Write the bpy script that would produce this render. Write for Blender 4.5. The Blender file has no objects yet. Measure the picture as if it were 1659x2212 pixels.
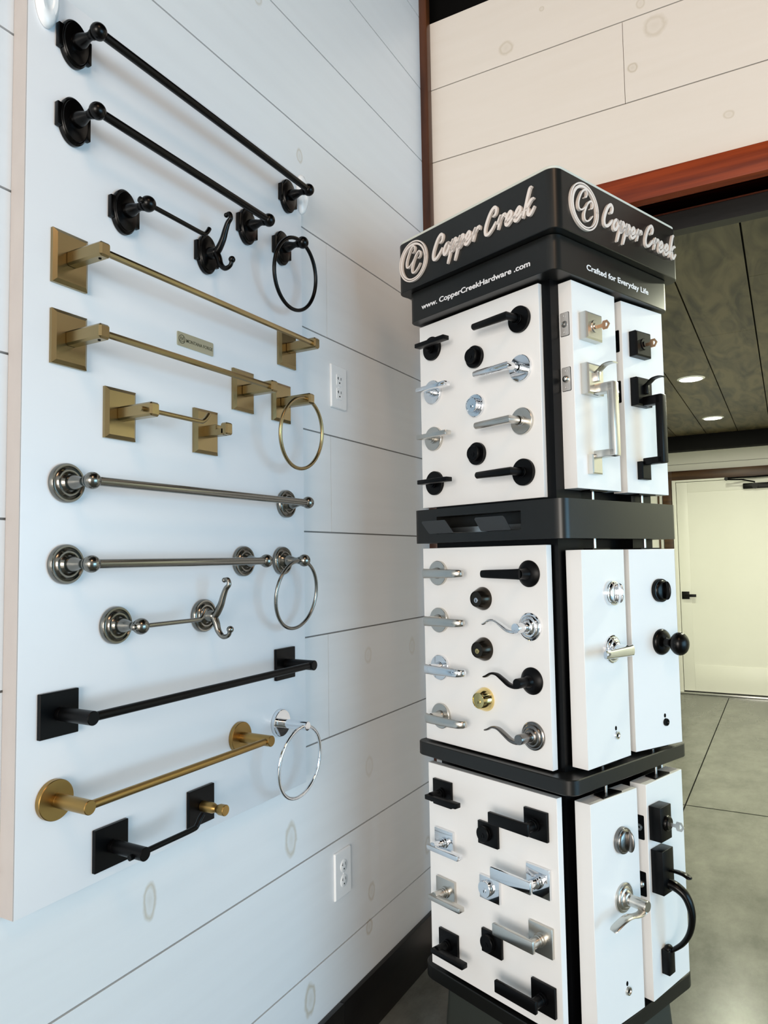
import bpy, bmesh, math, random
from mathutils import Vector, Matrix
random.seed(4)
PI = math.pi
R = math.radians
C = bpy.context.scene.collection
H = 1.33                       # eye height above the floor; heights below are given from eye level

# ------------------------------------------------------------------ camera
sc = bpy.context.scene
cam_d = bpy.data.cameras.new('camera'); cam = bpy.data.objects.new('camera', cam_d); C.objects.link(cam)
cam_d.sensor_fit = 'HORIZONTAL'; cam_d.sensor_width = 36; cam_d.lens = 1562.64*36/1659
cam_d.clip_start = 0.02; cam_d.clip_end = 100
def look(yaw, pitch, roll):
    f = Vector((math.sin(yaw)*math.cos(pitch), math.cos(yaw)*math.cos(pitch), math.sin(pitch)))
    r0 = Vector((math.cos(yaw), -math.sin(yaw), 0)); u0 = r0.cross(f)
    c, s = math.cos(roll), math.sin(roll)
    r = c*r0 + s*u0; u = -s*r0 + c*u0
    return Matrix((r, u, -f)).transposed().to_4x4()
cam.matrix_world = Matrix.Translation((1.10, 0, H)) @ look(-0.5084, 0.06386, -0.01624)
sc.camera = cam

# ------------------------------------------------------------------ colour management, world, lights
sc.view_settings.view_transform = 'Standard'; sc.view_settings.look = 'None'
sc.view_settings.gamma = 1; sc.view_settings.exposure = -0.25
sc.view_settings.use_curve_mapping = False
wd = bpy.data.worlds.new('world'); sc.world = wd; wd.use_nodes = True
wd.node_tree.nodes['Background'].inputs[0].default_value = (0.82, 0.86, 0.84, 1)
wd.node_tree.nodes['Background'].inputs[1].default_value = 0.92
def area(name, loc, target, sx, sy, col, power, spread=180):
    l = bpy.data.lights.new(name, 'AREA'); l.shape = 'RECTANGLE'; l.size = sx; l.size_y = sy
    l.color = col; l.energy = power; l.spread = R(spread)
    o = bpy.data.objects.new(name, l); C.objects.link(o); o.location = loc
    o.rotation_euler = (Vector(target)-Vector(loc)).to_track_quat('-Z', 'Y').to_euler()
    return o
area('window_daylight', (5.0, 1.15, 1.10), (0, 1.15, 1.10), 3.0, 1.9, (0.34, 0.71, 1.0), 128)
area('front_daylight', (2.0, -4.6, 1.5), (0.3, 2.0, 1.3), 2.6, 2.4, (1.0, 0.92, 0.83), 300)
area('track_lamps', (2.3, -0.6, 3.8), (0.4, 2.2, 1.9), 0.7, 0.7, (1.0, 0.64, 0.40), 20)

# ------------------------------------------------------------------ materials
def rgb(c): return (c[0], c[1], c[2], 1)
MAT = {}
def mat(name, col, rough=0.5, metal=0.0, spec=0.5, noise=None, bump=None, aniso=0.0, coat=0.0):
    if name in MAT: return MAT[name]
    m = bpy.data.materials.new(name); m.use_nodes = True; nt = m.node_tree; b = nt.nodes['Principled BSDF']
    b.inputs['Base Color'].default_value = rgb(col); b.inputs['Roughness'].default_value = rough
    b.inputs['Metallic'].default_value = metal; b.inputs['Specular IOR Level'].default_value = spec
    b.inputs['Coat Weight'].default_value = coat; b.inputs['Anisotropic'].default_value = aniso
    tc = nt.nodes.new('ShaderNodeTexCoord')
    if noise:                                  # (scale xyz, amount, second colour)
        mp = nt.nodes.new('ShaderNodeMapping'); mp.inputs['Scale'].default_value = noise[0]
        n = nt.nodes.new('ShaderNodeTexNoise'); n.inputs['Scale'].default_value = 1; n.inputs['Detail'].default_value = 6
        nt.links.new(tc.outputs['Object'], mp.inputs[0]); nt.links.new(mp.outputs[0], n.inputs[0])
        r = nt.nodes.new('ShaderNodeMapRange'); r.inputs[1].default_value = .35; r.inputs[2].default_value = .7
        r.inputs[4].default_value = noise[1]
        nt.links.new(n.outputs[0], r.inputs[0])
        mx = nt.nodes.new('ShaderNodeMix'); mx.data_type = 'RGBA'
        mx.inputs[6].default_value = rgb(col); mx.inputs[7].default_value = rgb(noise[2])
        nt.links.new(r.outputs[0], mx.inputs[0]); nt.links.new(mx.outputs[2], b.inputs['Base Color'])
    if bump:                                   # (scale xyz, strength, distance)
        mp = nt.nodes.new('ShaderNodeMapping'); mp.inputs['Scale'].default_value = bump[0]
        n = nt.nodes.new('ShaderNodeTexNoise'); n.inputs['Scale'].default_value = 1; n.inputs['Detail'].default_value = 4
        nt.links.new(tc.outputs['Object'], mp.inputs[0]); nt.links.new(mp.outputs[0], n.inputs[0])
        bp = nt.nodes.new('ShaderNodeBump'); bp.inputs['Strength'].default_value = bump[1]; bp.inputs['Distance'].default_value = bump[2]
        nt.links.new(n.outputs[0], bp.inputs['Height']); nt.links.new(bp.outputs[0], b.inputs['Normal'])
    MAT[name] = m
    return m

def plank_mat(name, col, col2, knots, axis):
    """painted boards with tan knot rings; axis 0: wall in yz, 1: wall in xz. knots (a, z, ra, rz, strength)"""
    m = mat(name, col, 0.42, noise=((3, 3, 30) if axis else (3, 1.2, 30), .35, col2), bump=((4, 4, 60), .06, .002))
    nt = m.node_tree; b = nt.nodes['Principled BSDF']
    src = b.inputs['Base Color'].links[0].from_socket
    tc = nt.nodes.new('ShaderNodeTexCoord'); sep = nt.nodes.new('ShaderNodeSeparateXYZ')
    nz = nt.nodes.new('ShaderNodeTexNoise'); nz.inputs['Scale'].default_value = 45; nz.inputs['Detail'].default_value = 3
    nt.links.new(tc.outputs['Object'], nz.inputs[0])
    nt.links.new(tc.outputs['Object'], sep.inputs[0])
    def mth(op, a, bb=None, clamp=False):
        n = nt.nodes.new('ShaderNodeMath'); n.operation = op; n.use_clamp = clamp
        for i, v in enumerate((a, bb)):
            if v is None: continue
            if isinstance(v, (int, float)): n.inputs[i].default_value = v
            else: nt.links.new(v, n.inputs[i])
        return n.outputs[0]
    A = sep.outputs[1 if axis == 0 else 0]; Z = sep.outputs[2]
    tot = None
    for (a, z, ra, rz, st) in knots:
        dx = mth('DIVIDE', mth('SUBTRACT', A, a), ra); dz = mth('DIVIDE', mth('SUBTRACT', Z, z+H), rz)
        d = mth('SQRT', mth('ADD', mth('MULTIPLY', dx, dx), mth('MULTIPLY', dz, dz)))
        d = mth('ADD', d, mth('MULTIPLY', mth('SUBTRACT', nz.outputs[0], .5), .5))
        ring = mth('SUBTRACT', 1.0, mth('MULTIPLY', mth('ABSOLUTE', mth('SUBTRACT', d, .8)), 3.2), True)
        fillr = mth('MULTIPLY', mth('SUBTRACT', 1.05, d, True), .5)
        v = mth('MULTIPLY', mth('MAXIMUM', ring, fillr), st)
        tot = v if tot is None else mth('MAXIMUM', tot, v)
    mx = nt.nodes.new('ShaderNodeMix'); mx.data_type = 'RGBA'
    nt.links.new(tot, mx.inputs[0]); nt.links.new(src, mx.inputs[6]); mx.inputs[7].default_value = (0.46, 0.38, 0.25, 1)
    nt.links.new(mx.outputs[2], b.inputs['Base Color'])
    return m
def wood_mat(name, c1, c2, scale, rough=.45):
    return mat(name, c1, rough, noise=(scale, 1.0, c2), bump=(scale, .25, .003), spec=.35)

M_lwall = plank_mat('painted_shiplap_left', (.80, .815, .83), (.74, .75, .765), [
    (1.478, -.686, .024, .042, .55), (1.026, -.649, .017, .036, .6), (1.864, -.963, .02, .026, .4), (1.848, -1.055, .018, .022, .5),
    (1.552, -1.104, .024, .040, .65), (1.539, 1.083, .014, .02, .5), (1.365, 1.41, .018, .022, .4),
    (1.863, -.285, .02, .025, .25), (2.149, -.29, .02, .03, .25), (1.861, -.607, .022, .03, .22), (2.238, -.961, .02, .03, .4)], 0)
M_bwall = plank_mat('painted_shiplap_back', (.80, .735, .665), (.75, .68, .60), [
    (.319, 1.7685, .026, .026, .42), (.449, 1.86, .009, .009, .45), (.807, 1.661, .035, .036, .35), (.735, 1.5486, .016, .017, .55),
    (1.003, 1.307, .016, .013, .4), (.767, 1.75, .014, .018, .35)], 1)
M_seam = mat('seam_gap', (.27, .26, .25), .8)
M_board = mat('white_board', (.79, .80, .825), .36, noise=((3, 5, 5), .5, (.73, .74, .77)))
M_board_edge = mat('board_edge', (.50, .46, .44), .6, noise=((30, 30, 12), .4, (.43, .39, .38)))
M_lam = mat('white_laminate', (.86, .86, .86), .32)
M_lam_edge = mat('white_laminate_edge', (.84, .80, .76), .45)
M_blk = mat('matte_black', (.0012, .0012, .0015), .36, spec=.16)
M_blk_oil = mat('oil_black', (.0012, .001, .001), .25, spec=.2)
M_stand = mat('stand_black_powder', (.006, .0062, .0056), .34, spec=.42, bump=((900, 900, 900), .05, .0004))
M_brass = mat('antique_brass', (.32, .245, .125), .27, metal=1, bump=((40, 40, 700), .04, .0003))
M_brass2 = mat('satin_brass', (.37, .235, .08), .34, metal=1)
M_pbrass = mat('polished_brass', (.86, .68, .30), .09, metal=1)
M_nick = mat('dark_satin_nickel', (.23, .225, .205), .20, metal=1)
M_chr = mat('polished_chrome', (.80, .82, .85), .05, metal=1)
M_sn = mat('satin_nickel', (.60, .58, .54), .27, metal=1, bump=((50, 50, 800), .04, .0003))
M_bron = mat('dark_bronze', (.045, .038, .03), .17, metal=.9)
M_anti = mat('antique_nickel', (.22, .21, .20), .24, metal=1)
M_steel = mat('steel', (.55, .55, .54), .3, metal=1)
M_sign = mat('sign_letter_metal', (.84, .76, .71), .32, metal=.15)
M_print = mat('white_print', (.85, .85, .88), .5)
M_dark = mat('dark_hole', (.003, .003, .003), .8, spec=.1)
M_plast = mat('white_plastic', (.84, .85, .86), .3)
M_trim = wood_mat('dark_red_wood', (.035, .011, .005), (.11, .036, .012), (14, 14, 2.2), .35)
M_head = wood_mat('red_stained_beam', (.30, .045, .008), (.13, .016, .003), (2.2, 30, 45), .45)
M_case = wood_mat('brown_stained_casing', (.085, .040, .014), (.035, .014, .006), (3, 20, 30), .4)
M_base = wood_mat('dark_baseboard_wood', (.007, .0055, .0045), (.004, .003, .0025), (5, 3, 20), .4)
M_cream = mat('cream_paint', (.80, .80, .74), .4, noise=((3, 3, 3), .3, (.74, .74, .67)))
M_void = mat('black_ceiling_and_void', (.003, .003, .003), .8, spec=.1)
M_key = mat('copper_key', (.55, .33, .20), .3, metal=1)

def concrete():
    m = mat('polished_concrete', (.30, .32, .28), .22, spec=.5)
    nt = m.node_tree; b = nt.nodes['Principled BSDF']; tc = nt.nodes.new('ShaderNodeTexCoord')
    a = nt.nodes.new('ShaderNodeTexNoise'); a.inputs['Scale'].default_value = 2.6; a.inputs['Detail'].default_value = 12; a.inputs['Roughness'].default_value = .72
    mp = nt.nodes.new('ShaderNodeMapping'); mp.inputs['Scale'].default_value = (1.5, .8, 1)
    nt.links.new(tc.outputs['Object'], mp.inputs[0]); nt.links.new(mp.outputs[0], a.inputs[0])
    cr = nt.nodes.new('ShaderNodeValToRGB')
    cr.color_ramp.elements[0].position = .3; cr.color_ramp.elements[0].color = (.085, .088, .076, 1)
    cr.color_ramp.elements[1].position = .72; cr.color_ramp.elements[1].color = (.215, .215, .19, 1)
    nt.links.new(a.outputs[0], cr.inputs[0]); nt.links.new(cr.outputs[0], b.inputs['Base Color'])
    r = nt.nodes.new('ShaderNodeMapRange'); r.inputs[3].default_value = .17; r.inputs[4].default_value = .32
    nt.links.new(a.outputs[0], r.inputs[0]); nt.links.new(r.outputs[0], b.inputs['Roughness'])
    n2 = nt.nodes.new('ShaderNodeTexNoise'); n2.inputs['Scale'].default_value = 55; n2.inputs['Detail'].default_value = 4
    nt.links.new(tc.outputs['Object'], n2.inputs[0])
    bp = nt.nodes.new('ShaderNodeBump'); bp.inputs['Strength'].default_value = .07; bp.inputs['Distance'].default_value = .002
    nt.links.new(n2.outputs[0], bp.inputs['Height']); nt.links.new(bp.outputs[0], b.inputs['Normal'])
    return m
M_floor = concrete()
def hall_ceiling_mat():
    m = mat('stained_ceiling_plank', (.1, .1, .08), .45, spec=.35)
    nt = m.node_tree; b = nt.nodes['Principled BSDF']; tc = nt.nodes.new('ShaderNodeTexCoord')
    mp = nt.nodes.new('ShaderNodeMapping'); mp.inputs['Scale'].default_value = (7, 1.6, 1)
    n = nt.nodes.new('ShaderNodeTexNoise'); n.inputs['Scale'].default_value = 1.6; n.inputs['Detail'].default_value = 8; n.inputs['Distortion'].default_value = 1.4
    nt.links.new(tc.outputs['Object'], mp.inputs[0]); nt.links.new(mp.outputs[0], n.inputs[0])
    cr = nt.nodes.new('ShaderNodeValToRGB')
    cr.color_ramp.elements[0].position = .30; cr.color_ramp.elements[0].color = (.018, .015, .009, 1)
    cr.color_ramp.elements[1].position = .62; cr.color_ramp.elements[1].color = (.115, .094, .052, 1)
    e = cr.color_ramp.elements.new(.45); e.color = (.066, .054, .030, 1)
    nt.links.new(n.outputs[0], cr.inputs[0]); nt.links.new(cr.outputs[0], b.inputs['Base Color'])
    return m
M_hceil = hall_ceiling_mat()
def emis(name, col, s):
    m = bpy.data.materials.new(name); m.use_nodes = True; b = m.node_tree.nodes['Principled BSDF']
    b.inputs['Emission Color'].default_value = rgb(col); b.inputs['Emission Strength'].default_value = s; return m
M_lamp = emis('lit_lamp', (1, 1, .88), 14)

# ------------------------------------------------------------------ mesh helpers. Local frame of a mounted thing: x right, z up, "o" outward (= -y)
def P(x, o, z): return Vector((x, -o, z))
def box(bm, x0, x1, o0, o1, z0, z1, bev=0.0, seg=2):
    t = bmesh.new(); vs = [t.verts.new(P(x, o, z)) for x in (x0, x1) for o in (o0, o1) for z in (z0, z1)]
    for f in ((0, 1, 3, 2), (4, 6, 7, 5), (0, 4, 5, 1), (2, 3, 7, 6), (0, 2, 6, 4), (1, 5, 7, 3)): t.faces.new([vs[i] for i in f])
    bmesh.ops.recalc_face_normals(t, faces=t.faces)
    if bev > 0: bmesh.ops.bevel(t, geom=t.edges[:], offset=bev, segments=seg, profile=.5, affect='EDGES')
    join(bm, t)
def join(bm, t, M=None):
    mp = {v: bm.verts.new(M @ v.co if M else v.co) for v in t.verts}
    for f in t.faces:
        try: bm.faces.new([mp[v] for v in f.verts])
        except ValueError: pass
    t.free()
def lathe(bm, prof, x=0, z=0, n=40, sx=1, sz=1):
    """prof: list of (radius, outward); revolved about the outward axis at (x, z)"""
    rings = []
    for r, o in prof:
        if r < 1e-6: rings.append([bm.verts.new(P(x, o, z))])
        else: rings.append([bm.verts.new(P(x+sx*r*math.cos(2*PI*i/n), o, z+sz*r*math.sin(2*PI*i/n))) for i in range(n)])
    for a, b in zip(rings, rings[1:]):
        for i in range(n):
            j = (i+1) % n
            if len(a) == 1 and len(b) == 1: continue
            if len(a) == 1: bm.faces.new((a[0], b[i], b[j]))
            elif len(b) == 1: bm.faces.new((a[i], b[0], a[j]))
            else: bm.faces.new((a[i], b[i], b[j], a[j]))
def sph(bm, c, r, n=28):
    t = bmesh.new(); bmesh.ops.create_uvsphere(t, u_segments=n, v_segments=n//2, radius=1)
    r = (r, r, r) if isinstance(r, (int, float)) else r
    for v in t.verts: v.co = Vector((v.co.x*r[0], v.co.y*r[1], v.co.z*r[2])) + P(*c)
    join(bm, t)
def catmull(pts, k=6, closed=False):
    out = []; n = len(pts)
    rng = range(n if closed else n-1)
    for i in rng:
        p = [pts[(i+j) % n] if closed else pts[min(max(i+j, 0), n-1)] for j in (-1, 0, 1, 2)]
        for s in range(k):
            t = s/k
            out.append(tuple(.5*((2*b)+(-a+c)*t+(2*a-5*b+4*c-d)*t*t+(-a+3*b-3*c+d)*t*t*t) for a, b, c, d in zip(*p)))
    if not closed: out.append(tuple(pts[-1]))
    return out
def sweep(bm, pts, rad, n=14, flat=1.0, closed=False, square=False, up=None, cap=True):
    """tube along (x, o, z) points. rad: number or list; flat scales the second cross axis"""
    V = [P(*p[:3]) for p in pts]; N = len(V)
    rads = rad if isinstance(rad, (list, tuple)) else [rad]*N
    flats = flat if isinstance(flat, (list, tuple)) else [flat]*N
    rings = []; prev = Vector(up) if up else None
    for i in range(N):
        a = V[(i-1) % N] if (closed or i > 0) else V[0]; b = V[(i+1) % N] if (closed or i < N-1) else V[-1]
        t = (b-a).normalized()
        if prev is None: prev = Vector((0, 0, 1)) if abs(t.z) < .9 else Vector((1, 0, 0))
        s = prev - t*prev.dot(t)
        if s.length < 1e-6: s = t.orthogonal()
        s.normalize()
        if not up: prev = s
        q = t.cross(s)
        ring = []
        for j in range(n):
            an = 2*PI*j/n + (PI/4 if square else 0)
            ca, sa = math.cos(an), math.sin(an)
            if square: ca, sa = ca*1.414, sa*1.414
            ring.append(bm.verts.new(V[i] + s*ca*rads[i]*flats[i] + q*sa*rads[i]))
        rings.append(ring)
    m = N if closed else N-1
    for i in range(m):
        A, B = rings[i], rings[(i+1) % N]
        for j in range(n): bm.faces.new((A[j], A[(j+1) % n], B[(j+1) % n], B[j]))
    if not closed and cap:
        bm.faces.new(rings[0][::-1]); bm.faces.new(rings[-1])
def prism(bm, poly, o0, o1, bev=0):
    """poly in (x, z) extruded outward; optional chamfer of the outer face"""
    n = len(poly); cx = sum(p[0] for p in poly)/n; cz = sum(p[1] for p in poly)/n
    a = [bm.verts.new(P(x, o0, z)) for x, z in poly]
    if bev:
        b = [bm.verts.new(P(x, o1-bev, z)) for x, z in poly]
        def inn(x, z):
            d = Vector((cx-x, cz-z)); d = d*(bev/max(d.length, 1e-6)); return x+d.x, z+d.y
        c = [bm.verts.new(P(inn(x, z)[0], o1, inn(x, z)[1])) for x, z in poly]
        L = [a, b, c]
    else: L = [a, [bm.verts.new(P(x, o1, z)) for x, z in poly]]
    for p, q in zip(L, L[1:]):
        for i in range(n): bm.faces.new((p[i], p[(i+1) % n], q[(i+1) % n], q[i]))
    bm.faces.new(L[0][::-1]); bm.faces.new(L[-1])
def frustum(bm, x0, x1, z0, z1, o0, o1, o2, inset):
    """plate: straight side o0..o1, then bevelled to o2 with inset"""
    a = [(x0, z0), (x1, z0), (x1, z1), (x0, z1)]
    b = [(x0+inset, z0+inset), (x1-inset, z0+inset), (x1-inset, z1-inset), (x0+inset, z1-inset)]
    L = [[bm.verts.new(P(x, o, z)) for x, z in q] for q, o in ((a, o0), (a, o1), (b, o2))]
    for p, q in zip(L, L[1:]):
        for i in range(4): bm.faces.new((p[i], p[(i+1) % 4], q[(i+1) % 4], q[i]))
    bm.faces.new(L[0][::-1]); bm.faces.new(L[-1])
def rrect(x0, x1, z0, z1, r, k=6):
    pts = []
    for cx, cz, a in ((x1-r, z1-r, 0), (x0+r, z1-r, 90), (x0+r, z0+r, 180), (x1-r, z0+r, 270)):
        for i in range(k+1): an = R(a+90*i/k); pts.append((cx+r*math.cos(an), cz+r*math.sin(an)))
    return pts
def ribbon(bm, pts, w, o0, o1):
    """flat raised stroke in the (x, z) plane"""
    n = len(pts); L = []
    for i, p in enumerate(pts):
        a = pts[max(i-1, 0)]; b = pts[min(i+1, n-1)]
        d = Vector((b[0]-a[0], b[1]-a[1])); d = d.normalized() if d.length > 1e-9 else Vector((1, 0)); nn = Vector((-d.y, d.x))
        ww = (w[i] if isinstance(w, (list, tuple)) else w)/2
        L.append([bm.verts.new(P(p[0]+s*nn.x*ww, o, p[1]+s*nn.y*ww)) for s, o in ((1, o0), (1, o1), (-1, o1), (-1, o0))])
    for A, B in zip(L, L[1:]):
        for j in range(4): bm.faces.new((A[j], A[(j+1) % 4], B[(j+1) % 4], B[j]))
    bm.faces.new(L[0][::-1]); bm.faces.new(L[-1])
    for i in (0, n-1):
        lathe(bm, [(ww, o0), (ww, o1), (0, o1)], pts[i][0], pts[i][1], 12)

def obj(name, bm, m, parent=None, smooth=38, kind=None, label=None):
    bmesh.ops.recalc_face_normals(bm, faces=bm.faces)
    me = bpy.data.meshes.new(name); bm.to_mesh(me); bm.free()
    for mm in (m if isinstance(m, (list, tuple)) else [m]): me.materials.append(mm)
    if smooth:
        me.polygons.foreach_set('use_smooth', [True]*len(me.polygons))
        me.set_sharp_from_angle(angle=R(smooth))
    o = bpy.data.objects.new(name, me); C.objects.link(o)
    if parent: o.parent = parent
    if kind: o['kind'] = kind
    if label: o['label'] = label
    return o
def thing(name, label, cat, loc, yaw=0, group=None):
    o = bpy.data.objects.new(name, None); C.objects.link(o); o.empty_display_size = .02
    o.location = loc; o.rotation_euler = (0, 0, R(yaw)); o['label'] = label; o['category'] = cat
    if group: o['group'] = group
    return o
class NB:
    """with NB() as bm style shortcut"""
    def __init__(s): s.bm = bmesh.new()
def nb(): return bmesh.new()
def tagk(o, kind='structure'): o['kind'] = kind; return o

# world-space box (for the setting)
def wbox(bm, x0, x1, y0, y1, z0, z1, bev=0): box(bm, x0, x1, -y1, -y0, z0, z1, bev)

# ------------------------------------------------------------------ SETTING
bm = nb(); wbox(bm, -1.0, 6.0, -6, 9.0, -.10, 0); floor = tagk(obj('floor', bm, M_floor, smooth=0))
bm = nb()
for x in (.562,): wbox(bm, x-.003, x+.003, 2.2, 7.4, 0, .0012)
wbox(bm, -1.0, 4.0, 4.19, 4.195, 0, .0012)
obj('control_joint', bm, M_dark, floor, smooth=0)

seams = [-1.33, -1.0388, -.7578, -.4782, -.2012, .0731, .3437, .6178, .8898, 1.163, 1.438, 1.712, 1.987, 2.262, 2.54, 2.9]
joints = {(.6178, .8898): 1.6633, (.0731, .3437): 1.675, (-.4782, -.2012): 1.6516, (1.438, 1.712): .2, (-.7578, -.4782): .35}
bm = nb()
for a, b in zip(seams, seams[1:]):
    y0, y1 = -2.0, 2.3296
    j = joints.get((a, b))
    g = .0021
    for p, q in (((y0, j-.0009), (j+.0009, y1)) if j else ((y0, y1),)):
        wbox(bm, -.02, 0, p, q, a+H+g, b+H-g)
wl = tagk(obj('wall_left', bm, M_lwall, smooth=0))
bm = nb(); wbox(bm, -.12, -.006, -2.0, 2.40, 0, 4.25); obj('seam_backing', bm, M_seam, wl, smooth=0)

YB = 2.3296; YF = 7.551; zc = 1.04
bs = [1.097, 1.163, 1.4374, 1.7116, 1.968]
bm = nb()
for a, b in zip(bs, bs[1:]):
    g = .0018
    for p, q in (((.0, .7082), (.7099, 4.5)) if a == 1.4374 else ((0, 4.5),)): wbox(bm, p, q, YB, YB+.02, a+H+g, b+H-(g if b < 1.9 else 0))
ss = [-1.33, -1.0388, -.7578, -.4782, -.2012, .0731, .3437, .6178, .8898, 1.097]
for a, b in zip(ss, ss[1:]): wbox(bm, 0, .66, YB, YB+.02, a+H+.0016, b+H-.0016)
for a, b in zip(ss, ss[1:]): wbox(bm, 2.0, 5.05, YB, YB+.02, a+H+.0016, b+H-.0016)
wb = tagk(obj('wall_back', bm, M_bwall, smooth=0))
bm = nb(); wbox(bm, 0, .66, YB+.012, YB+.10, 0, 1.968+H); wbox(bm, 2.0, 5.05, YB+.012, YB+.10, 0, 1.0965+H); wbox(bm, .66, 4.5, YB+.012, YB+.10, 1.0965+H, 1.967+H); obj('seam_backing', bm, M_seam, wb, smooth=0)
bm = nb(); wbox(bm, -.12, 5.2, YB+.11, YB+.16, 2.46, 4.25); tagk(obj('wall_loft_dark', bm, M_void, smooth=0))  # black sheet; its colour stands in for the darkness of the open loft
bm = nb(); wbox(bm, -.12, 5.2, -2.0, YB+.16, 4.25, 4.3); tagk(obj('ceiling', bm, M_void, smooth=0))
bm = nb(); wbox(bm, 0.0, .030, YB-.032, YB-.0005, 0, 4.25, .002); tagk(obj('trim_1', bm, M_trim))             # corner post
bm = nb(); wbox(bm, .031, 4.5, YB-.028, YB+.115, 1.0965+H, 1.183+H, .003); tagk(obj('trim_2', bm, M_head))       # red header over the opening
bm = nb(); wbox(bm, -.45, 1.99, YB+.1155, YB+.1645, zc+H-.001, 1.12+H); tagk(obj('trim_7', bm, M_base, smooth=0))     # soffit edge
bm = nb(); wbox(bm, .662, .685, YB-.02, YB+.115, 0, 1.096+H, .002); tagk(obj('trim_3', bm, M_case))           # left jamb of the opening
bm = nb()
wbox(bm, .0005, .0160, -2.0, 1.685, 0, .1525, .0015); wbox(bm, .0005, .0150, 1.686, YB-.033, 0, .1525, .0015)
tagk(obj('baseboard_left', bm, M_base))
# hallway beyond
bm = nb(); xs = [-.47, -.225, .02, .275, .52, .7655, 1.0125, 1.2575, 1.50, 1.745, 1.99]
cuts = {4: 4.42, 5: 3.75, 6: 3.016, 3: 4.9, 7: 4.3}
for i, (a, b) in enumerate(zip(xs, xs[1:])):
    y = cuts.get(i, 3.6+.3*(i % 3))
    for p, q in ((YB+.117, y-.001), (y+.001, 5.62+.2*(i % 3)), (5.622+.2*(i % 3), YF)): wbox(bm, a+.003, b-.003, p, q, zc+H, zc+H+.02)
hc = tagk(obj('ceiling_hall', bm, M_hceil, smooth=0))
bm = nb(); wbox(bm, -.6, 2.2, YB+.165, YF+.1, zc+H+.012, zc+H+.06); obj('seam_backing', bm, M_void, hc, smooth=0)
bm = nb(); wbox(bm, -.45, 1.99, 6.84, 6.98, .911+H, zc+H-.0005, .002); tagk(obj('trim_4', bm, M_void))            # dark cross beam
bm = nb(); wbox(bm, -.55, -.45, YB+.165, YF+.1, 0, zc+H); tagk(obj('wall_hall_left', bm, M_cream, smooth=0))
bm = nb(); wbox(bm, 1.99, 2.09, YB+.165, YF+.1, 0, zc+H); tagk(obj('wall_hall_right', bm, M_cream, smooth=0))
bm = nb()
for a, b in zip([-1.33, -1.05, -.775, -.50, -.225, .05, .325, .60, .865, 1.04], [-1.05, -.775, -.50, -.225, .05, .325, .60, .865, 1.04]):
    if b <= .61: wbox(bm, -.45, .035, YF-.012, YF, a+H+.0025, b+H-.0025); wbox(bm, 1.25, 1.99, YF-.012, YF, a+H+.0025, b+H-.0025)
    else: wbox(bm, -.45, 1.99, YF-.012, YF, max(a, .715)+H+.0025, b+H-.0025)
wf = tagk(obj('wall_hall_far', bm, M_cream, smooth=0))
bm = nb(); wbox(bm, -.45, 1.99, YF-.004, YF+.1, 0, zc+H); obj('seam_backing', bm, M_seam, wf, smooth=0)
bm = nb(); wbox(bm, -.004, .012, YF-.03, YF-.013, 0, .6+H, .001); tagk(obj('trim_5', bm, M_case))
bm = nb()
wbox(bm, .045, .135, YF-.035, YF-.0125, 0, .80+H, .001); wbox(bm, .135, 1.25, YF-.035, YF-.0125, .708+H, .80+H, .001); wbox(bm, 1.16, 1.25, YF-.035, YF-.0125, 0, .708+H, .001)
tagk(obj('trim_6', bm, M_case))
# far door
dr = bpy.data.objects.new('door_1', None); C.objects.link(dr); dr.location = (.137, YF-.02, 0); dr['kind'] = 'structure'
def dbox(bm, x0, x1, o0, o1, z0, z1, bev=0): box(bm, x0-.137, x1-.137, o0, o1, z0, z1, bev)
bm = nb(); dbox(bm, .137, .170, .0, .055, 0, .706+H, .002); dbox(bm, 1.125, 1.158, 0, .055, 0, .706+H, .002); dbox(bm, .1705, 1.1245, 0, .055, .687+H, .706+H, .002)
obj('door_frame', bm, M_cream, dr)
bm = nb(); dbox(bm, .174, 1.121, .0, .030, .028, .683+H)
dbox(bm, .174, .272, .030, .036, .028, .683+H, .001); dbox(bm, 1.023, 1.121, .03, .036, .028, .683+H, .001)
dbox(bm, .2725, 1.0225, .03, .036, .585+H, .683+H, .001); dbox(bm, .2725, 1.0225, .03, .036, .028, .275, .001)
obj('door_leaf', bm, M_cream, dr)
bm = nb(); dbox(bm, .137, 1.158, -.01, .08, .001, .018, .002); obj('threshold', bm, M_steel, dr)
hd = obj('door_handle', (lambda b: (dbox(b, .187, .254, .036, .046, -.436+H, -.365+H, .001), b)[1])(nb()), M_blk, dr)
bm = nb(); lathe(bm, [(.011, .04), (.011, .085), (0, .085)], .0835, -.400+H, 20); dbox(bm, .212, .318, .078, .090, -.414+H, -.388+H, .002); obj('lever', bm, M_blk, hd)
cl = obj('door_closer', (lambda b: (dbox(b, .757, 1.02, .036, .085, .588+H, .638+H, .006), lathe(b, [(.026, .03), (.026, .10), (0, .10)], .72, .612+H, 20), b)[2])(nb()), M_blk, dr)
bm = nb(); sweep(bm, [(.72, .105, .645+H), (.62, .19, .665+H), (.49, .20, .672+H)], .007, 8); sweep(bm, [(.49, .205, .684+H), (.72, .10, .693+H), (.99, .058, .700+H)], .008, 8)
lathe(bm, [(.016, .19), (.016, .215), (0, .215)], .49, .678+H, 16); obj('closer_arm', bm, M_blk, cl)

# room side not in view: window wall that the daylight comes through
bm = nb()
wbox(bm, 5.05, 5.15, -6, -.45, 0, 4.25); wbox(bm, 5.05, 5.15, 2.75, YB+.6, 0, 4.25); wbox(bm, 5.05, 5.15, -.45, 2.75, 0, .12); wbox(bm, 5.05, 5.15, -.45, 2.75, 2.35, 4.25)
tagk(obj('wall_right', bm, mat('right_wall_paint', (.62, .60, .56), .6), smooth=0))

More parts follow.
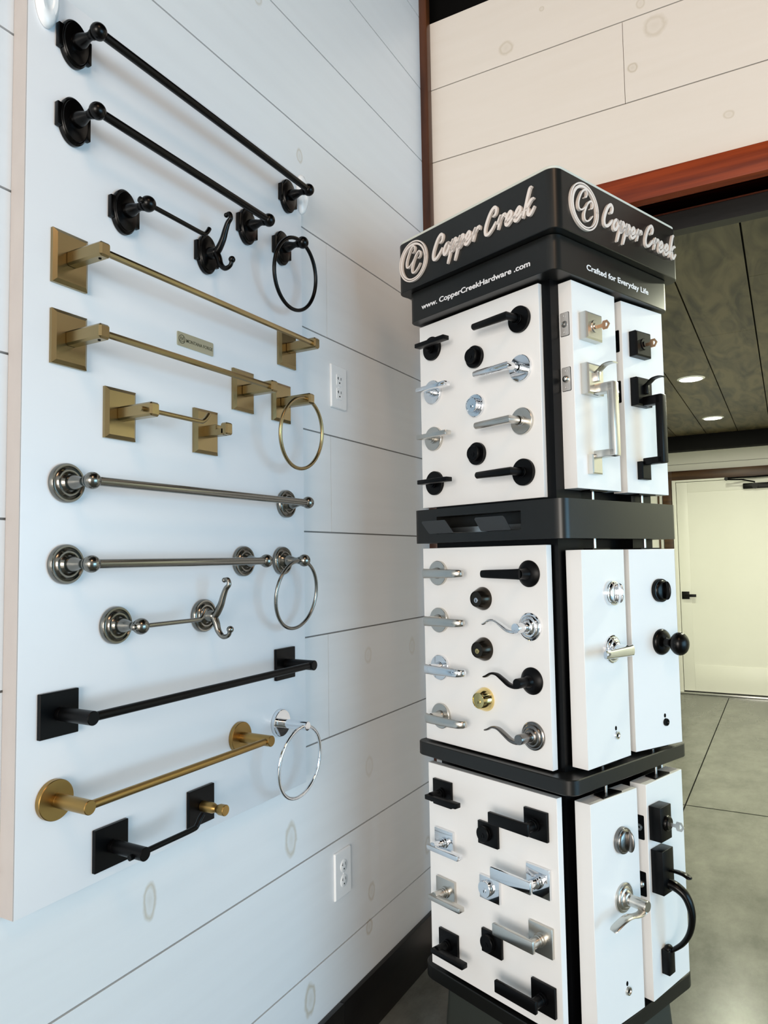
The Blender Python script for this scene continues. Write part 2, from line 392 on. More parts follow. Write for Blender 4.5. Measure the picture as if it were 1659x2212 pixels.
# ------------------------------------------------------------------ hall downlights
for lab, x, y in (('round recessed ceiling downlight in the hall, the nearer one', .6375, 4.62), ('round recessed ceiling downlight in the hall, the farther one above the white door', .636, 6.07)):
    t = thing('recessed_downlight', lab, 'ceiling light', (x, y, zc+H), 0, 'hall downlights')
    bm = nb(); t2 = bmesh.new()
    n = 40
    r1 = [bm.verts.new((.078*math.cos(2*PI*i/n), .078*math.sin(2*PI*i/n), -.001)) for i in range(n)]
    r2 = [bm.verts.new((.064*math.cos(2*PI*i/n), .064*math.sin(2*PI*i/n), -.006)) for i in range(n)]
    r3 = [bm.verts.new((.064*math.cos(2*PI*i/n), .064*math.sin(2*PI*i/n), -.001)) for i in range(n)]
    for A, B in ((r1, r2), (r2, r3)):
        for i in range(n): bm.faces.new((A[i], A[(i+1) % n], B[(i+1) % n], B[i]))
    t2.free(); obj('trim_ring', bm, M_plast, t)
    bm = nb(); bm.faces.new([bm.verts.new((.0645*math.cos(2*PI*i/n), .0645*math.sin(2*PI*i/n), -.004)) for i in range(n)]); obj('lens', bm, M_lamp, t, smooth=0)
    l = bpy.data.lights.new('downlight', 'AREA'); l.shape = 'DISK'; l.size = .12; l.energy = 22; l.color = (.98, 1.0, .76)
    lo = bpy.data.objects.new('hall_area_light', l); C.objects.link(lo); lo.location = (x, y, zc+H-.012)

for x, y in ((1.45, 3.1), (1.50, 4.62)):          # unseen lamps added right of the frame to brighten the tower's right face
    l = bpy.data.lights.new('downlight', 'AREA'); l.shape = 'DISK'; l.size = .12; l.energy = 32; l.color = (.98, 1.0, .76)
    lo = bpy.data.objects.new('hall_area_light', l); C.objects.link(lo); lo.location = (x, y, zc+H-.012)

# ------------------------------------------------------------------ DISPLAY BOARD on the left wall
XB = .036
def onboard(y, z): return (XB, y, z+H)
t = thing('display_board', 'tall white wall panel carrying towel bars, rings and hooks', 'display board', (0, .72, -.548+H), 90)
bm = nb(); box(bm, .001, .775, .001, XB-.0006, 0, 1.538, .0008); box_o = obj('panel', bm, M_board, t)
bm = nb(); box(bm, -.0006, .0008, .001, XB-.001, 0.001, 1.537); obj('edge_band', bm, M_board_edge, t, smooth=0)
for lab, y, z in (('white oval plastic hanger at the upper left corner of the wall panel', .753, .962), ('white oval plastic hanger half hidden behind the right end of the topmost black towel bar', 1.4935, .945)):
    t = thing('oval_hanger', lab, 'hanger', onboard(y, z), 90, 'oval hangers')
    bm = nb(); lathe(bm, [(1.0, 0), (1.0, .004), (.93, .009), (.7, .013), (.45, .012), (.36, .009), (.2, .008), (0, .008)], 0, 0, 40, .021, .052); obj('body', bm, M_plast, t)

def label_thing(o, l): o['label'] = l
# --- classic rosette (oval flange with side ears) in black
def fl_classic(t, x, m):
    bm = nb()
    lathe(bm, [(.98, 0), (1.0, .002), (1.0, .008), (.93, .011), (.88, .011), (.85, .013), (.6, .015), (.45, .016), (0, .016)], x, 0, 56, .0285, .0425)
    box(bm, x-.0335, x-.020, 0, .010, -.021, .021, .0015); box(bm, x+.020, x+.0335, 0, .010, -.021, .021, .0015)
    return obj('flange', bm, m, t)
def fl_round(t, x, m, r=.0335):
    bm = nb(); lathe(bm, [(r*.97, 0), (r, .002), (r, .008), (r*.95, .0105), (r*.86, .0105), (r*.80, .0085), (r*.74, .0095), (r*.66, .0135), (r*.58, .0135), (r*.55, .011), (r*.48, .013), (r*.38, .018), (0, .018)], x, 0, 56)
    return obj('flange', bm, m, t)
def neck_ball(t, x, m, off=.068, rb=.0145, rn=.0125):
    bm = nb(); lathe(bm, [(rn, .012), (rn*1.08, .018), (rn*1.0, .026), (rn*.78, .034), (rn*.60, .042), (rn*.58, .048), (rn*.72, .053), (rn*.7, .056)], x, 0, 32)
    sph(bm, (x, off, 0), rb)
    return obj('post', bm, m, t)
def bar_obj(t, x0, x1, off, r, m, square=False, z=0):
    bm = nb(); sweep(bm, [(x0, off, z), (x1, off, z)], r, 4 if square else 20, square=square); return obj('bar', bm, m, t, smooth=38)
def square_plate(t, x, m, w=.070, h=.0935, d=.010):
    bm = nb(); frustum(bm, x-w/2, x+w/2, -h/2, h/2, 0, d*.55, d, .0065); return obj('mounting_plate', bm, m, t, smooth=0)
def ring_obj(t, m, r, off, r0=.0035, cz=None, lean=.02, cx=0):
    cz = -r if cz is None else cz
    pts = [(cx+r*math.sin(2*PI*i/64), off-lean*(1-math.cos(2*PI*i/64))/2, cz+r*math.cos(2*PI*i/64)) for i in range(64)]
    bm = nb(); sweep(bm, pts, r0, 12, closed=True, up=(0, 1, 0)); return obj('ring', bm, m, t)

# black classic family
t = thing('towel_bar', 'long black towel bar with oval flanges and ball ends, topmost on the wall panel', 'towel bar', onboard(.806, .912), 90, 'towel bars')
for x in (0, .624): fl_classic(t, x, M_blk_oil); neck_ball(t, x, M_blk_oil)
bar_obj(t, .010, .614, .068, .0078, M_blk_oil)
t = thing('towel_bar', 'shorter black towel bar with oval flanges and ball ends, second from the top', 'towel bar', onboard(.8055, .770), 90, 'towel bars')
for x in (0, .4665): fl_classic(t, x, M_blk_oil); neck_ball(t, x, M_blk_oil)
bar_obj(t, .010, .4565, .068, .0078, M_blk_oil)
def paper_holder(name_lab, y, z, m, flange, post, rod_r, length, off, curl, ball):
    t = thing('toilet_paper_holder', name_lab, 'toilet paper holder', onboard(y, z), 90, 'toilet paper holders')
    flange(t, 0, m); post(t, 0, m)
    L = length
    pts = [(.008, off, 0), (L*.5, off, 0), (L-.022, off, 0), (L-.010, off, .002), (L-.002, off, .010), (L+.003, off, curl)]
    bm = nb(); sweep(bm, catmull(pts, 5), rod_r, 14)
    obj('roll_rod', bm, m, t)
    bm = nb(); sweep(bm, [(-.008, off, 0), (-.020, off, 0), (-.022, off, 0)], [rod_r, rod_r*1.3, rod_r*.6], 14); obj('end_nub', bm, m, t)
    return t
paper_holder('black single-post toilet paper holder with oval flange and ball end', .918, .655, M_blk_oil, fl_classic, neck_ball, .0045, .158, .068, .018, True)
def robe_hook(lab, y, z, m, flange):
    t = thing('robe_hook', lab, 'robe hook', onboard(y, z), 90, 'robe hooks')
    flange(t, 0, m)
    bm = nb(); lathe(bm, [(.0135, .012), (.0125, .020), (.0095, .030), (.007, .036), (0, .040)], 0, 0, 28); obj('post', bm, m, t)
    up = catmull([(0, .026, -.004), (0, .038, .004), (0, .050, .022), (0, .057, .040), (0, .064, .055), (0, .072, .064), (0, .069, .074), (0, .060, .073)], 6)
    n = len(up); bm = nb(); sweep(bm, up, [.0085-.004*min(1, i/(n*.75)) for i in range(n)], 14, up=(1, 0, 0)); sph(bm, up[-1], .0052, 16)
    dn = catmull([(0, .030, 0), (0, .038, -.014), (0, .044, -.030), (0, .056, -.041), (0, .070, -.038), (0, .075, -.027)], 6)
    n = len(dn); sweep(bm, dn, [.0085-.0042*min(1, i/(n*.75)) for i in range(n)], 14, up=(1, 0, 0)); sph(bm, (dn[-1][0], dn[-1][1], dn[-1][2]+.001), .0072, 18)
    obj('hook', bm, m, t)
robe_hook('black double robe hook with an oval flange, below the second black towel bar', 1.139, .655, M_blk_oil, fl_classic)
def towel_ring(lab, y, z, m, flange, post, off, r, r0=.0035, lean=.02):
    t = thing('towel_ring', lab, 'towel ring', onboard(y, z), 90, 'towel rings')
    flange(t, 0, m); post(t, 0, m); ring_obj(t, m, r, off, r0, lean=lean, cx=-.017 if flange is fl_classic else -.014); return t
def bent_post(t, x, m):
    bm = nb(); lathe(bm, [(.0125, .012), (.0118, .022), (.0090, .032), (.0085, .050), (.0085, .066)], x, 0, 28)
    sph(bm, (x, .070, 0), .0125)
    sweep(bm, catmull([(x, .058, 0), (x-.012, .060, .003), (x-.020, .066, 0)], 4), .006, 12)
    obj('post', bm, m, t)
towel_ring('black towel ring hanging beside the second black towel bar', 1.4035, .768, M_blk_oil, fl_classic, neck_ball, .069, .083, .0046)

# antique brass square family
def sq_post(t, x, m, off=.083):
    bm = nb(); box(bm, x-.011, x+.011, .008, off+.012, -.0125, .0125, .0035, 1); return obj('post', bm, m, t, smooth=20)
for lab, z, L in (('long antique brass towel bar with square plates', .521, .620), ('shorter antique brass towel bar with square plates, below the small nameplate', .382, .4545)):
    t = thing('towel_bar', lab, 'towel bar', onboard(.8035, z), 90, 'towel bars')
    for x in (0, L): square_plate(t, x, M_brass); sq_post(t, x, M_brass)
    bm = nb(); sweep(bm, [(.008, .083, 0), (L-.008, .083, 0)], .0062, 8); obj('bar', bm, M_brass, t, smooth=20)
    bm = nb(); lathe(bm, [(.0025, 0), (.0025, .001), (0, .001)], 0, 0, 12)
    for v in bm.verts: v.co = Vector((v.co.x, v.co.z-.080, -.0126+v.co.y))
    obj('set_screw', bm, M_dark, t)
t = thing('toilet_paper_holder', 'antique brass toilet paper holder with a square plate and upturned rod', 'toilet paper holder', onboard(.913, .271), 90, 'toilet paper holders')
square_plate(t, 0, M_brass); sq_post(t, 0, M_brass)
bm = nb(); sweep(bm, catmull([(-.020, .078, 0), (.04, .078, 0), (.125, .078, 0), (.137, .078, .002), (.145, .078, .008), (.153, .078, .018)], 5), .0045, 14); obj('roll_rod', bm, M_brass, t)
t = thing('robe_hook', 'antique brass robe hook with square plate and notched square post', 'robe hook', onboard(1.137, .271), 90, 'robe hooks')
square_plate(t, 0, M_brass)
bm = nb(); box(bm, -.010, .010, .008, .040, -.0115, .0115, .001, 1); box(bm, -.010, .010, .038, .060, -.0115, .002, .001, 1); box(bm, -.010, .010, .052, .070, -.0115, .0135, .003, 1)
obj('post', bm, M_brass, t, smooth=20)
t = thing('towel_ring', 'antique brass towel ring on a square plate', 'towel ring', onboard(1.3995, .3805), 90, 'towel rings')
square_plate(t, 0, M_brass); sq_post(t, 0, M_brass)
ring_obj(t, M_brass, .083, .083, .0043, lean=.018, cx=-.014)
# nameplate
t = thing('nameplate', 'small engraved brass nameplate between the two square brass towel bars', 'nameplate', onboard(1.1103, .4535), 90)
bm = nb(); prism(bm, rrect(-.0525, .0525, -.0145, .0145, .0025), 0, .0016); obj('plate', bm, mat('nameplate_metal', (.62, .60, .46), .35, metal=.9), t)
def text_mesh(s, size, m, parent, x, o, z, align='LEFT', width=None, bold=0.0, depth=.0002, name='lettering', shear=0):
    cu = bpy.data.curves.new(name, 'FONT'); cu.body = s; cu.size = size; cu.align_x = align; cu.offset = bold; cu.extrude = depth; cu.shear = shear
    to = bpy.data.objects.new('tmp', cu); C.objects.link(to)
    dg = bpy.context.evaluated_depsgraph_get(); me = bpy.data.meshes.new_from_object(to.evaluated_get(dg)); bpy.data.objects.remove(to)
    xs = [v.co.x for v in me.vertices]; w0 = max(xs)-min(xs); k = (width/w0) if width else 1
    for v in me.vertices: v.co = Vector((x+(v.co.x-(min(xs) if align == 'LEFT' else 0))*k, -o-v.co.z, z+v.co.y))
    me.materials.clear(); me.materials.append(m)
    ob = bpy.data.objects.new(name, me); C.objects.link(ob); ob.parent = parent; return ob
text_mesh('MONTANA FORGE', .0098, mat('engraving', (.10, .09, .05), .6), t, -.028, .0018, -.0035, width=.078, bold=.0001)
bm = nb(); n = 32
sweep(bm, [(-.040+.0085*math.cos(2*PI*i/n), .0018, .0085*math.sin(2*PI*i/n)) for i in range(n)], .0007, 6, closed=True, up=(0, 1, 0))
for a, b in (((-.046, -.004), (-.043, .005)), ((-.043, .005), (-.040, -.002)), ((-.040, -.002), (-.037, .005)), ((-.037, .005), (-.034, -.004)), ((-.046, -.0045), (-.034, -.0045))): ribbon(bm, [a, b], .0012, .0016, .0020)
obj('emblem', bm, MAT['engraving'], t)

# dark nickel classic family
for lab, z, L in (('long dark nickel towel bar with round stepped flanges and ball ends', .1355, .6135), ('shorter dark nickel towel bar with round stepped flanges and ball ends', -.0015, .4545)):
    t = thing('towel_bar', lab, 'towel bar', onboard(.802, z), 90, 'towel bars')
    for x in (0, L): fl_round(t, x, M_nick); neck_ball(t, x, M_nick)
    bar_obj(t, .010, L-.010, .068, .0078, M_nick)
paper_holder('dark nickel toilet paper holder with a round stepped flange and ball end', .9066, -.112, M_nick, fl_round, neck_ball, .0042, .158, .068, .018, True)
robe_hook('dark nickel double robe hook with a round stepped flange', 1.1305, -.112, M_nick, fl_round)
towel_ring('dark nickel towel ring on a round stepped flange', 1.398, -.002, M_nick, fl_round, neck_ball, .066, .079, .0040)

# modern cylinder family
def flat_sq(t, x, m, w=.070):
    bm = nb(); box(bm, x-w/2, x+w/2, 0, .008, -w/2, w/2, .0010, 1); return obj('mounting_plate', bm, m, t, smooth=20)
def flat_disc(t, x, m, r=.031):
    bm = nb(); lathe(bm, [(r, 0), (r, .0085), (r-.001, .0095), (0, .0095)], x, 0, 56); return obj('mounting_plate', bm, m, t)
def cyl_post(t, x, m, L=.090, r=.0115):
    bm = nb(); lathe(bm, [(r*.97, .009), (r*.97, .016), (r*.92, .0165), (r, .017), (r, L-.001), (r-.001, L), (0, L)], x, 0, 36); return obj('post', bm, m, t)
t = thing('towel_bar', 'matte black towel bar with flat square plates and round posts', 'towel bar', onboard(.7915, -.246), 90, 'towel bars')
for x in (0, .6135): flat_sq(t, x, M_blk, .073); cyl_post(t, x, M_blk)
bar_obj(t, .005, .609, .080, .0075, M_blk)
t = thing('towel_bar', 'satin brass towel bar with round disc plates and round posts', 'towel bar', onboard(.7866, -.383), 90, 'towel bars')
for x in (0, .4567): flat_disc(t, x, M_brass2, .0325); cyl_post(t, x, M_brass2)
bar_obj(t, .005, .452, .080, .0070, M_brass2)
t = thing('towel_ring', 'polished chrome towel ring on a round disc, lowest of the rings', 'towel ring', onboard(1.3875, -.382), 90, 'towel rings')
flat_disc(t, 0, M_chr, .031); cyl_post(t, 0, M_chr, .082, .0105)
ring_obj(t, M_chr, .080, .074, .0040, lean=.014, cx=-.011)
t = thing('toilet_paper_holder', 'matte black toilet paper holder with flat square plate and round post', 'toilet paper holder', onboard(.899, -.494), 90, 'toilet paper holders')
flat_sq(t, 0, M_blk, .072); cyl_post(t, 0, M_blk)
bm = nb(); sweep(bm, catmull([(0, .080, 0), (.05, .080, 0), (.120, .080, 0), (.132, .080, .003), (.140, .080, .013), (.148, .080, .020)], 5), .0050, 14); obj('roll_rod', bm, M_blk, t)
bm = nb(); sweep(bm, [(-.008, .070, -.004), (-.017, .070, -.004)], .005, 12); obj('end_nub', bm, M_blk, t)
t = thing('robe_hook', 'flat black square plate with a satin brass notched cylinder hook', 'robe hook', onboard(1.122, -.4925), 90, 'robe hooks')
flat_sq(t, 0, M_blk, .072)
bm = nb(); lathe(bm, [(.0095, .008), (.0105, .009), (.0105, .036), (.0085, .042), (.0065, .046), (.0085, .050), (.0108, .056), (.0108, .069), (.010, .070), (0, .070)], 0, 0, 32)
obj('post', bm, M_brass2, t, label='satin brass post')

# ------------------------------------------------------------------ OUTLETS
def outlet(lab, y, z, decora):
    t = thing('wall_outlet', lab, 'outlet', (.0005, y, z+H), 90, 'wall outlets')
    w, h = .0395, .062
    bm = nb(); prism(bm, rrect(-w, w, -h, h, .003), 0, .006, .003); obj('cover_plate', bm, M_plast, t)
    for s in (.0195, -.0195):
        bm = nb()
        if decora: prism(bm, rrect(-.0145, .0145, s-.0165, s+.0165, .005), .0055, .0075, .0008)
        else: lathe(bm, [(1, .005), (1, .0074), (.95, .008), (0, .008)], 0, s, 36, .0155, .0165)
        f = obj('receptacle', bm, M_plast, t)
        bm = nb(); box(bm, -.0075, -.0060, .0075, .0084, s+.001, s+.009); box(bm, .0060, .0073, .0075, .0084, s+.001, s+.0085); box(bm, -.0105, -.0062, .0075, .0084, s+.0042, s+.0056)
        lathe(bm, [(.0022, .0075), (.0022, .0084), (0, .0084)], 0, s-.0075, 14); obj('slot', bm, M_dark, f, smooth=0)
    bm = nb(); lathe(bm, [(.0022, .006), (.0022, .0072), (0, .0072)], 0, 0, 14); obj('screw', bm, M_plast, t)
outlet('white duplex wall outlet at eye height beside the wall panel, the upper one', 1.7127, .4865, True)
outlet('white duplex wall outlet low on the wall near the floor, the lower one', 1.7043, -.8505, False)

# ------------------------------------------------------------------ DISPLAY TOWER
TH = -21.077
CX, CY = .5231, 1.9183
tower = thing('display_stand', 'tall black square hardware display tower with white panels and illuminated-looking name sign', 'display stand', (CX, CY, 0), TH)
tower['label'] = 'tall black square display tower with white panels and a black name sign on top'
# in the tower frame: x = along the left face, o = outward of the left face (towards the viewer's left)
def sqring(hh, r, k=8): return rrect(-hh, hh, -hh, hh, r, k)
def slabz(bm, hh, r, z0, z1, bev=.0015):
    A = sqring(hh-bev, max(r-bev, .001)); B = sqring(hh, r)
    L = [[bm.verts.new((x, y, z)) for x, y in q] for q, z in ((A, z0), (B, z0+bev), (B, z1-bev), (A, z1))]
    n = len(A)
    for p, q in zip(L, L[1:]):
        for i in range(n): bm.faces.new((p[i], p[(i+1) % n], q[(i+1) % n], q[i]))
    bm.faces.new(L[0][::-1]); bm.faces.new(L[-1])
bm = nb(); slabz(bm, .2728, .028, .7369+H, .8761+H); sign = obj('sign_head', bm, M_stand, tower)
bm = nb(); slabz(bm, .2508, .026, .653+H, .7365+H); obj('sign_band', bm, M_stand, tower)
bm = nb(); slabz(bm, .2705, .028, .8762+H, .8835+H, .001); obj('sign_cap', bm, mat('pale_cap', (.62, .64, .58), .5), tower)
# middle band with a brochure slot
bm = nb()
hh = .25; z0, z1 = .0383+H, .1285+H
pts = sqring(hh, .026)
xa, xb, za, zb = -.154, .130, .0618+H, .1070+H
# band body as ring of outer wall; left face is made of pieces round the slot
L0 = [bm.verts.new((x, y, z0)) for x, y in pts]; L1 = [bm.verts.new((x, y, z1)) for x, y in pts]
n = len(pts)
for i in range(n):
    j = (i+1) % n
    if abs(pts[i][1]+hh) < 1e-5 and abs(pts[j][1]+hh) < 1e-5:
        x0_, x1_ = pts[i][0], pts[j][0]
        a = L0[i]; b = L0[j]; c = L1[j]; d = L1[i]
        q = [bm.verts.new((xx, -hh, zz)) for xx, zz in ((xa, za), (xb, za), (xb, zb), (xa, zb))]
        if x0_ < x1_:
            bm.faces.new((a, b, q[1], q[0])); bm.faces.new((b, c, q[2], q[1])); bm.faces.new((c, d, q[3], q[2])); bm.faces.new((d, a, q[0], q[3]))
        else:
            bm.faces.new((b, a, q[1], q[0])); bm.faces.new((a, d, q[2], q[1])); bm.faces.new((d, c, q[3], q[2])); bm.faces.new((c, b, q[0], q[3]))
        r = [bm.verts.new((v.co.x, -hh+.05, v.co.z)) for v in q]
        for k in range(4): bm.faces.new((q[k], q[(k+1) % 4], r[(k+1) % 4], r[k]))
        bm.faces.new(r)
    else: bm.faces.new((L0[i], L0[j], L1[j], L1[i]))
bm.faces.new(L0[::-1]); bm.faces.new(L1)
obj('middle_band', bm, M_stand, tower)
for x0_, x1_, xs_, in ((-.181, -.090, -.006), (.006, .102, -.002)):
    bm = nb(); zz0, zz1 = .0636+H, .096+H
    Q = [(x0_, .252, zz0), (x1_, .252, zz0), (x1_+xs_, .272, zz1-.004), (x1_+xs_-.004, .2735, zz1), (x0_+xs_+.004, .2735, zz1), (x0_+xs_, .272, zz1-.004)]
    A = [bm.verts.new(P(*p)) for p in Q]; B = [bm.verts.new(P(p[0], p[1]+.0018, p[2])) for p in Q]
    for i in range(6): bm.faces.new((A[i], A[(i+1) % 6], B[(i+1) % 6], B[i]))
    bm.faces.new(A[::-1]); bm.faces.new(B); box(bm, x0_+.002, x1_-.002, .205, .2535, .0626+H, .0640+H)
    obj('brochure_tab', bm, mat('grey_powder_coat', (.030, .034, .038), .45), tower, smooth=0)
bm = nb(); box(bm, -.14, .128, .206, .212, .0622+H, .078+H); obj('slot_rail', bm, M_steel, tower, smooth=0)
bm = nb(); slabz(bm, .2528, .030, -.5251+H, -.4907+H, .002); obj('lower_band', bm, M_stand, tower)
bm = nb(); slabz(bm, .2505, .045, -1.0960+H, -1.0612+H, .002); obj('base_plate', bm, M_stand, tower)
bm = nb()
A = sqring(.205, .03); B = sqring(.22, .03)
L = [[bm.verts.new((x, y, z)) for x, y in q] for q, z in ((B, .0), (A, .232))]
for i in range(len(A)): bm.faces.new((L[0][i], L[0][(i+1) % len(A)], L[1][(i+1) % len(A)], L[1][i]))
bm.faces.new(L[0][::-1]); bm.faces.new(L[1]); obj('plinth', bm, mat('plinth_plastic', (.03, .035, .03), .5), tower)
bm = nb()
for a, b in ((-1.0612, -.5251), (-.4907, .0383), (.1285, .653)):
    box(bm, -.20, .20, .110, .205, a+H, b+H); box(bm, -.20, .20, -.205, -.110, a+H, b+H); box(bm, -.165, .165, -.110, .110, a+H, b+H)
obj('core_column', bm, M_blk, tower, smooth=0)

# white panels: wide ones on the two broad faces, pairs of thick ones on the other two
def panel_world(name, xy, yaw, w, t_, z0, z1, side):
    """thin panel whose front lies through xy; parented to the tower"""
    o_ = bpy.data.objects.new(name, None)
    bm = nb(); box(bm, 0, w, -t_, 0, z0+H, z1+H, .0008, 1)
    ob = obj(name, bm, M_lam, tower)
    # local matrix relative to the tower
    W = Matrix.Translation((xy[0], xy[1], 0)) @ Matrix.Rotation(R(yaw), 4, 'Z')
    TW = Matrix.Translation((CX, CY, 0)) @ Matrix.Rotation(R(TH), 4, 'Z')
    ob.matrix_local = TW.inverted() @ W
    return ob
def mirror_pose(xy, yaw): return (2*CX-xy[0], 2*CY-xy[1]), yaw+180
thr = R(TH); U = Vector((math.cos(thr), math.sin(thr))); V = Vector((-math.sin(thr), math.cos(thr)))
PAN = {}
for k, uv, yaw, w, z0, z1 in (('1L', (-.245, -.214), -21.5, .420, .1365, .6475), ('2L', (-.231, -.230), -21.1, .4165, -.486, .025), ('3L', (-.205, -.250), -20.2, .4085, -1.0505, -.5395)):
    p = Vector((CX, CY)) + uv[0]*U + uv[1]*V; PAN[k] = (tuple(p), yaw)
    panel_world('wide_panel', p, yaw, w, .019, z0, z1, 0)
    rw = .345 if k != '3L' else .40
    q = Vector((CX, CY)) + (-.205+rw)*U + .222*V; panel_world('wide_panel', q, TH+180, rw, .019, z0, z1, 0)
for k, xy, yaw, w, z0, z1 in (('1A', (.6816, 1.6723), 69.7, .184, .155, .6475), ('1B', (.7542, 1.8815), 66., .182, .155, .6475), ('2A', (.6884, 1.6551), 70.2, .180, -.480, .012),
                              ('2B', (.7547, 1.8577), 60.5, .176, -.480, .012), ('3A', (.6933, 1.6411), 67.8, .182, -1.047, -.550), ('3B', (.7776, 1.8396), 71.4, .183, -1.047, -.550)):
    PAN[k] = (xy, yaw)
    panel_world('door_sample', xy, yaw, w, .042, z0, z1, 0)
    q = Vector((CX, CY)) - .236*U + (.19 if k[1] == 'A' else -.012)*V; panel_world('door_sample', q, TH-90, .178, .030, z0, z1, 0)
    a = R(yaw); u = Vector((math.cos(a), math.sin(a))); nn = Vector((math.sin(a), -math.cos(a)))
    c = Vector(xy) + u*w*.5 - nn*.022
    zt = {'1': .653, '2': .0383, '3': -.5251}[k[0]]; zbm = {'1': .1285, '2': -.4907, '3': -1.0612}[k[0]]
    TWi = (Matrix.Translation((CX, CY, 0)) @ Matrix.Rotation(R(TH), 4, 'Z')).inverted()
    W = TWi @ (Matrix.Translation((c.x, c.y, 0)) @ Matrix.Rotation(R(yaw), 4, 'Z'))
    for za_, zb_ in ((z1, zt), (zbm, z0)):
        bm = nb(); sweep(bm, [(0, 0, za_+H+.0001), (0, 0, zb_+H-.0001)], .0038, 14)
        o = obj('pivot_rod', bm, M_steel, tower); o.matrix_local = W
    Q = [(-.036, -.018), (.036, -.018), (.030, .012), (-.030, .012)]
    for zz, sg in ((z1, 1), (z0, -1)):
        bm = nb()
        A = [bm.verts.new((x, y, zz+H+sg*.0001)) for x, y in Q]; B = [bm.verts.new((x, y, zz+H+sg*.0035)) for x, y in Q]
        for i in range(4): bm.faces.new((A[i], A[(i+1) % 4], B[(i+1) % 4], B[i]))
        bm.faces.new(A); bm.faces.new(B)
        o = obj('pivot_plate', bm, M_blk, tower, smooth=0); o.matrix_local = W

# --- sign writing, drawn as strokes (script) in a frame: x along the face, z up
def stroke(bm, pts, w, sx, sz, x, z, slant, o0, o1, k=7):
    q = catmull([(p[0]+slant*p[1], p[1]) for p in pts], k)
    n = len(q); ws = [w*(.62+.38*math.sin(PI*min(1, max(0, (i+.5)/n)))**.5) for i in range(n)]
    ribbon(bm, [(x+a*sx, z+b*sz) for a, b in q], ws, o0, o1)
CAPC = [(.36, .64), (.46, .70), (.47, .90), (.33, 1.0), (.16, .86), (.04, .55), (.0, .25), (.08, .02), (.24, -.01), (.42, .14), (.55, .34)]
GL = {
 'C': ([CAPC], .64),
 'o': ([[(.30, .46), (.16, .45), (.05, .24), (.10, .03), (.22, .02), (.34, .22), (.33, .42), (.26, .46), (.46, .32)]], .40),
 'p': ([[(.04, .28), (.16, .50), (.12, .1), (.04, -.44)], [(.10, .10), (.24, .46), (.36, .46), (.36, .20), (.22, .01), (.12, .06)], [(.26, .04), (.46, .28)]], .44),
 'e': ([[(.04, .16), (.24, .22), (.33, .38), (.22, .50), (.09, .32), (.09, .08), (.22, .0), (.46, .22)]], .46),
 'r': ([[(.02, .26), (.16, .52), (.12, .02)], [(.13, .26), (.24, .46), (.38, .50), (.42, .40)]], .42),
 'k': ([[(.08, .0), (.12, .5), (.17, 1.0), (.24, 1.08)], [(.46, .58), (.34, .54), (.18, .28), (.28, .24), (.32, .04), (.44, .0), (.58, .22)]], .62)}
def script(s, x0, x1, zb, cap, o0, o1):
    tot = sum((GL[c][1] if c != ' ' else .34) for c in s)+.16; sx = (x1-x0)/tot
    bm = nb(); x = x0
    for c in s:
        if c == ' ': x += .34*sx; continue
        for st in GL[c][0]: stroke(bm, st, .0078 if c != 'C' else .0082, sx, cap, x, zb, .26, o0, o1)
        x += GL[c][1]*sx
    return bm
def logo(bm, cx, cz, rx, rz, o0, o1):
    n = 48
    def el(a, b, dx, dz, w0, w1):
        pts = [(cx+dx+a*math.cos(2*PI*i/n), cz+dz+b*math.sin(2*PI*i/n)) for i in range(n+1)]
        ribbon(bm, pts, [w0+(w1-w0)*(.5-.5*math.cos(2*PI*i/n+.8)) for i in range(n+1)], o0, o1)
    el(rx*.93, rz*.93, 0, 0, .0035, .0035); el(rx*.80, rz*.82, .0, -.001, .0030, .0065)
    for dx, dz in ((-.40, -.22), (-.02, -.62)):
        q = catmull([((p[0]-.10)+.22*p[1], p[1]) for p in CAPC], 7)
        ribbon(bm, [(cx+(a+dx)*rx*1.0, cz+(b+dz)*rz*.90) for a, b in q], [.0038*(.6+.6*math.sin(PI*i/len(q))) for i in range(len(q))], o0+.0, o1+.001)
holdL = bpy.data.objects.new('sign_writing', None)
for face in ('L', 'Rr'):
    off = .2728
    rot = Matrix.Rotation(0 if face == 'L' else PI/2, 4, 'Z')
    if face == 'L': lc, x0, x1, z0_ = -.197, -.121, .226, .786
    else: lc, x0, x1, z0_ = -.168, -.093, .253, .789
    bm = script('Copper Creek', x0, x1, z0_+H, .058, off, off+.006)
    o = obj('sign_lettering', bm, M_sign, tower, smooth=0, label='raised silver script lettering'); o.matrix_local = rot
    bm = nb(); logo(bm, lc, .809+H, .058, .0585, off, off+.006)
    o = obj('sign_logo', bm, M_sign, tower, smooth=0, label='raised round logo'); o.matrix_local = rot
    if face == 'L': o = text_mesh('www. CopperCreekHardware .com', .0195, M_print, tower, -.195, .2510, .6795+H, width=.375, bold=.0004, name='printed_lettering')
    else: o = text_mesh('Crafted for Everyday Life', .0195, M_print, tower, -.1287, .2510, .6775+H, width=.274, bold=.0004, name='printed_lettering')
    o.matrix_local = rot
bpy.data.objects.remove(holdL)

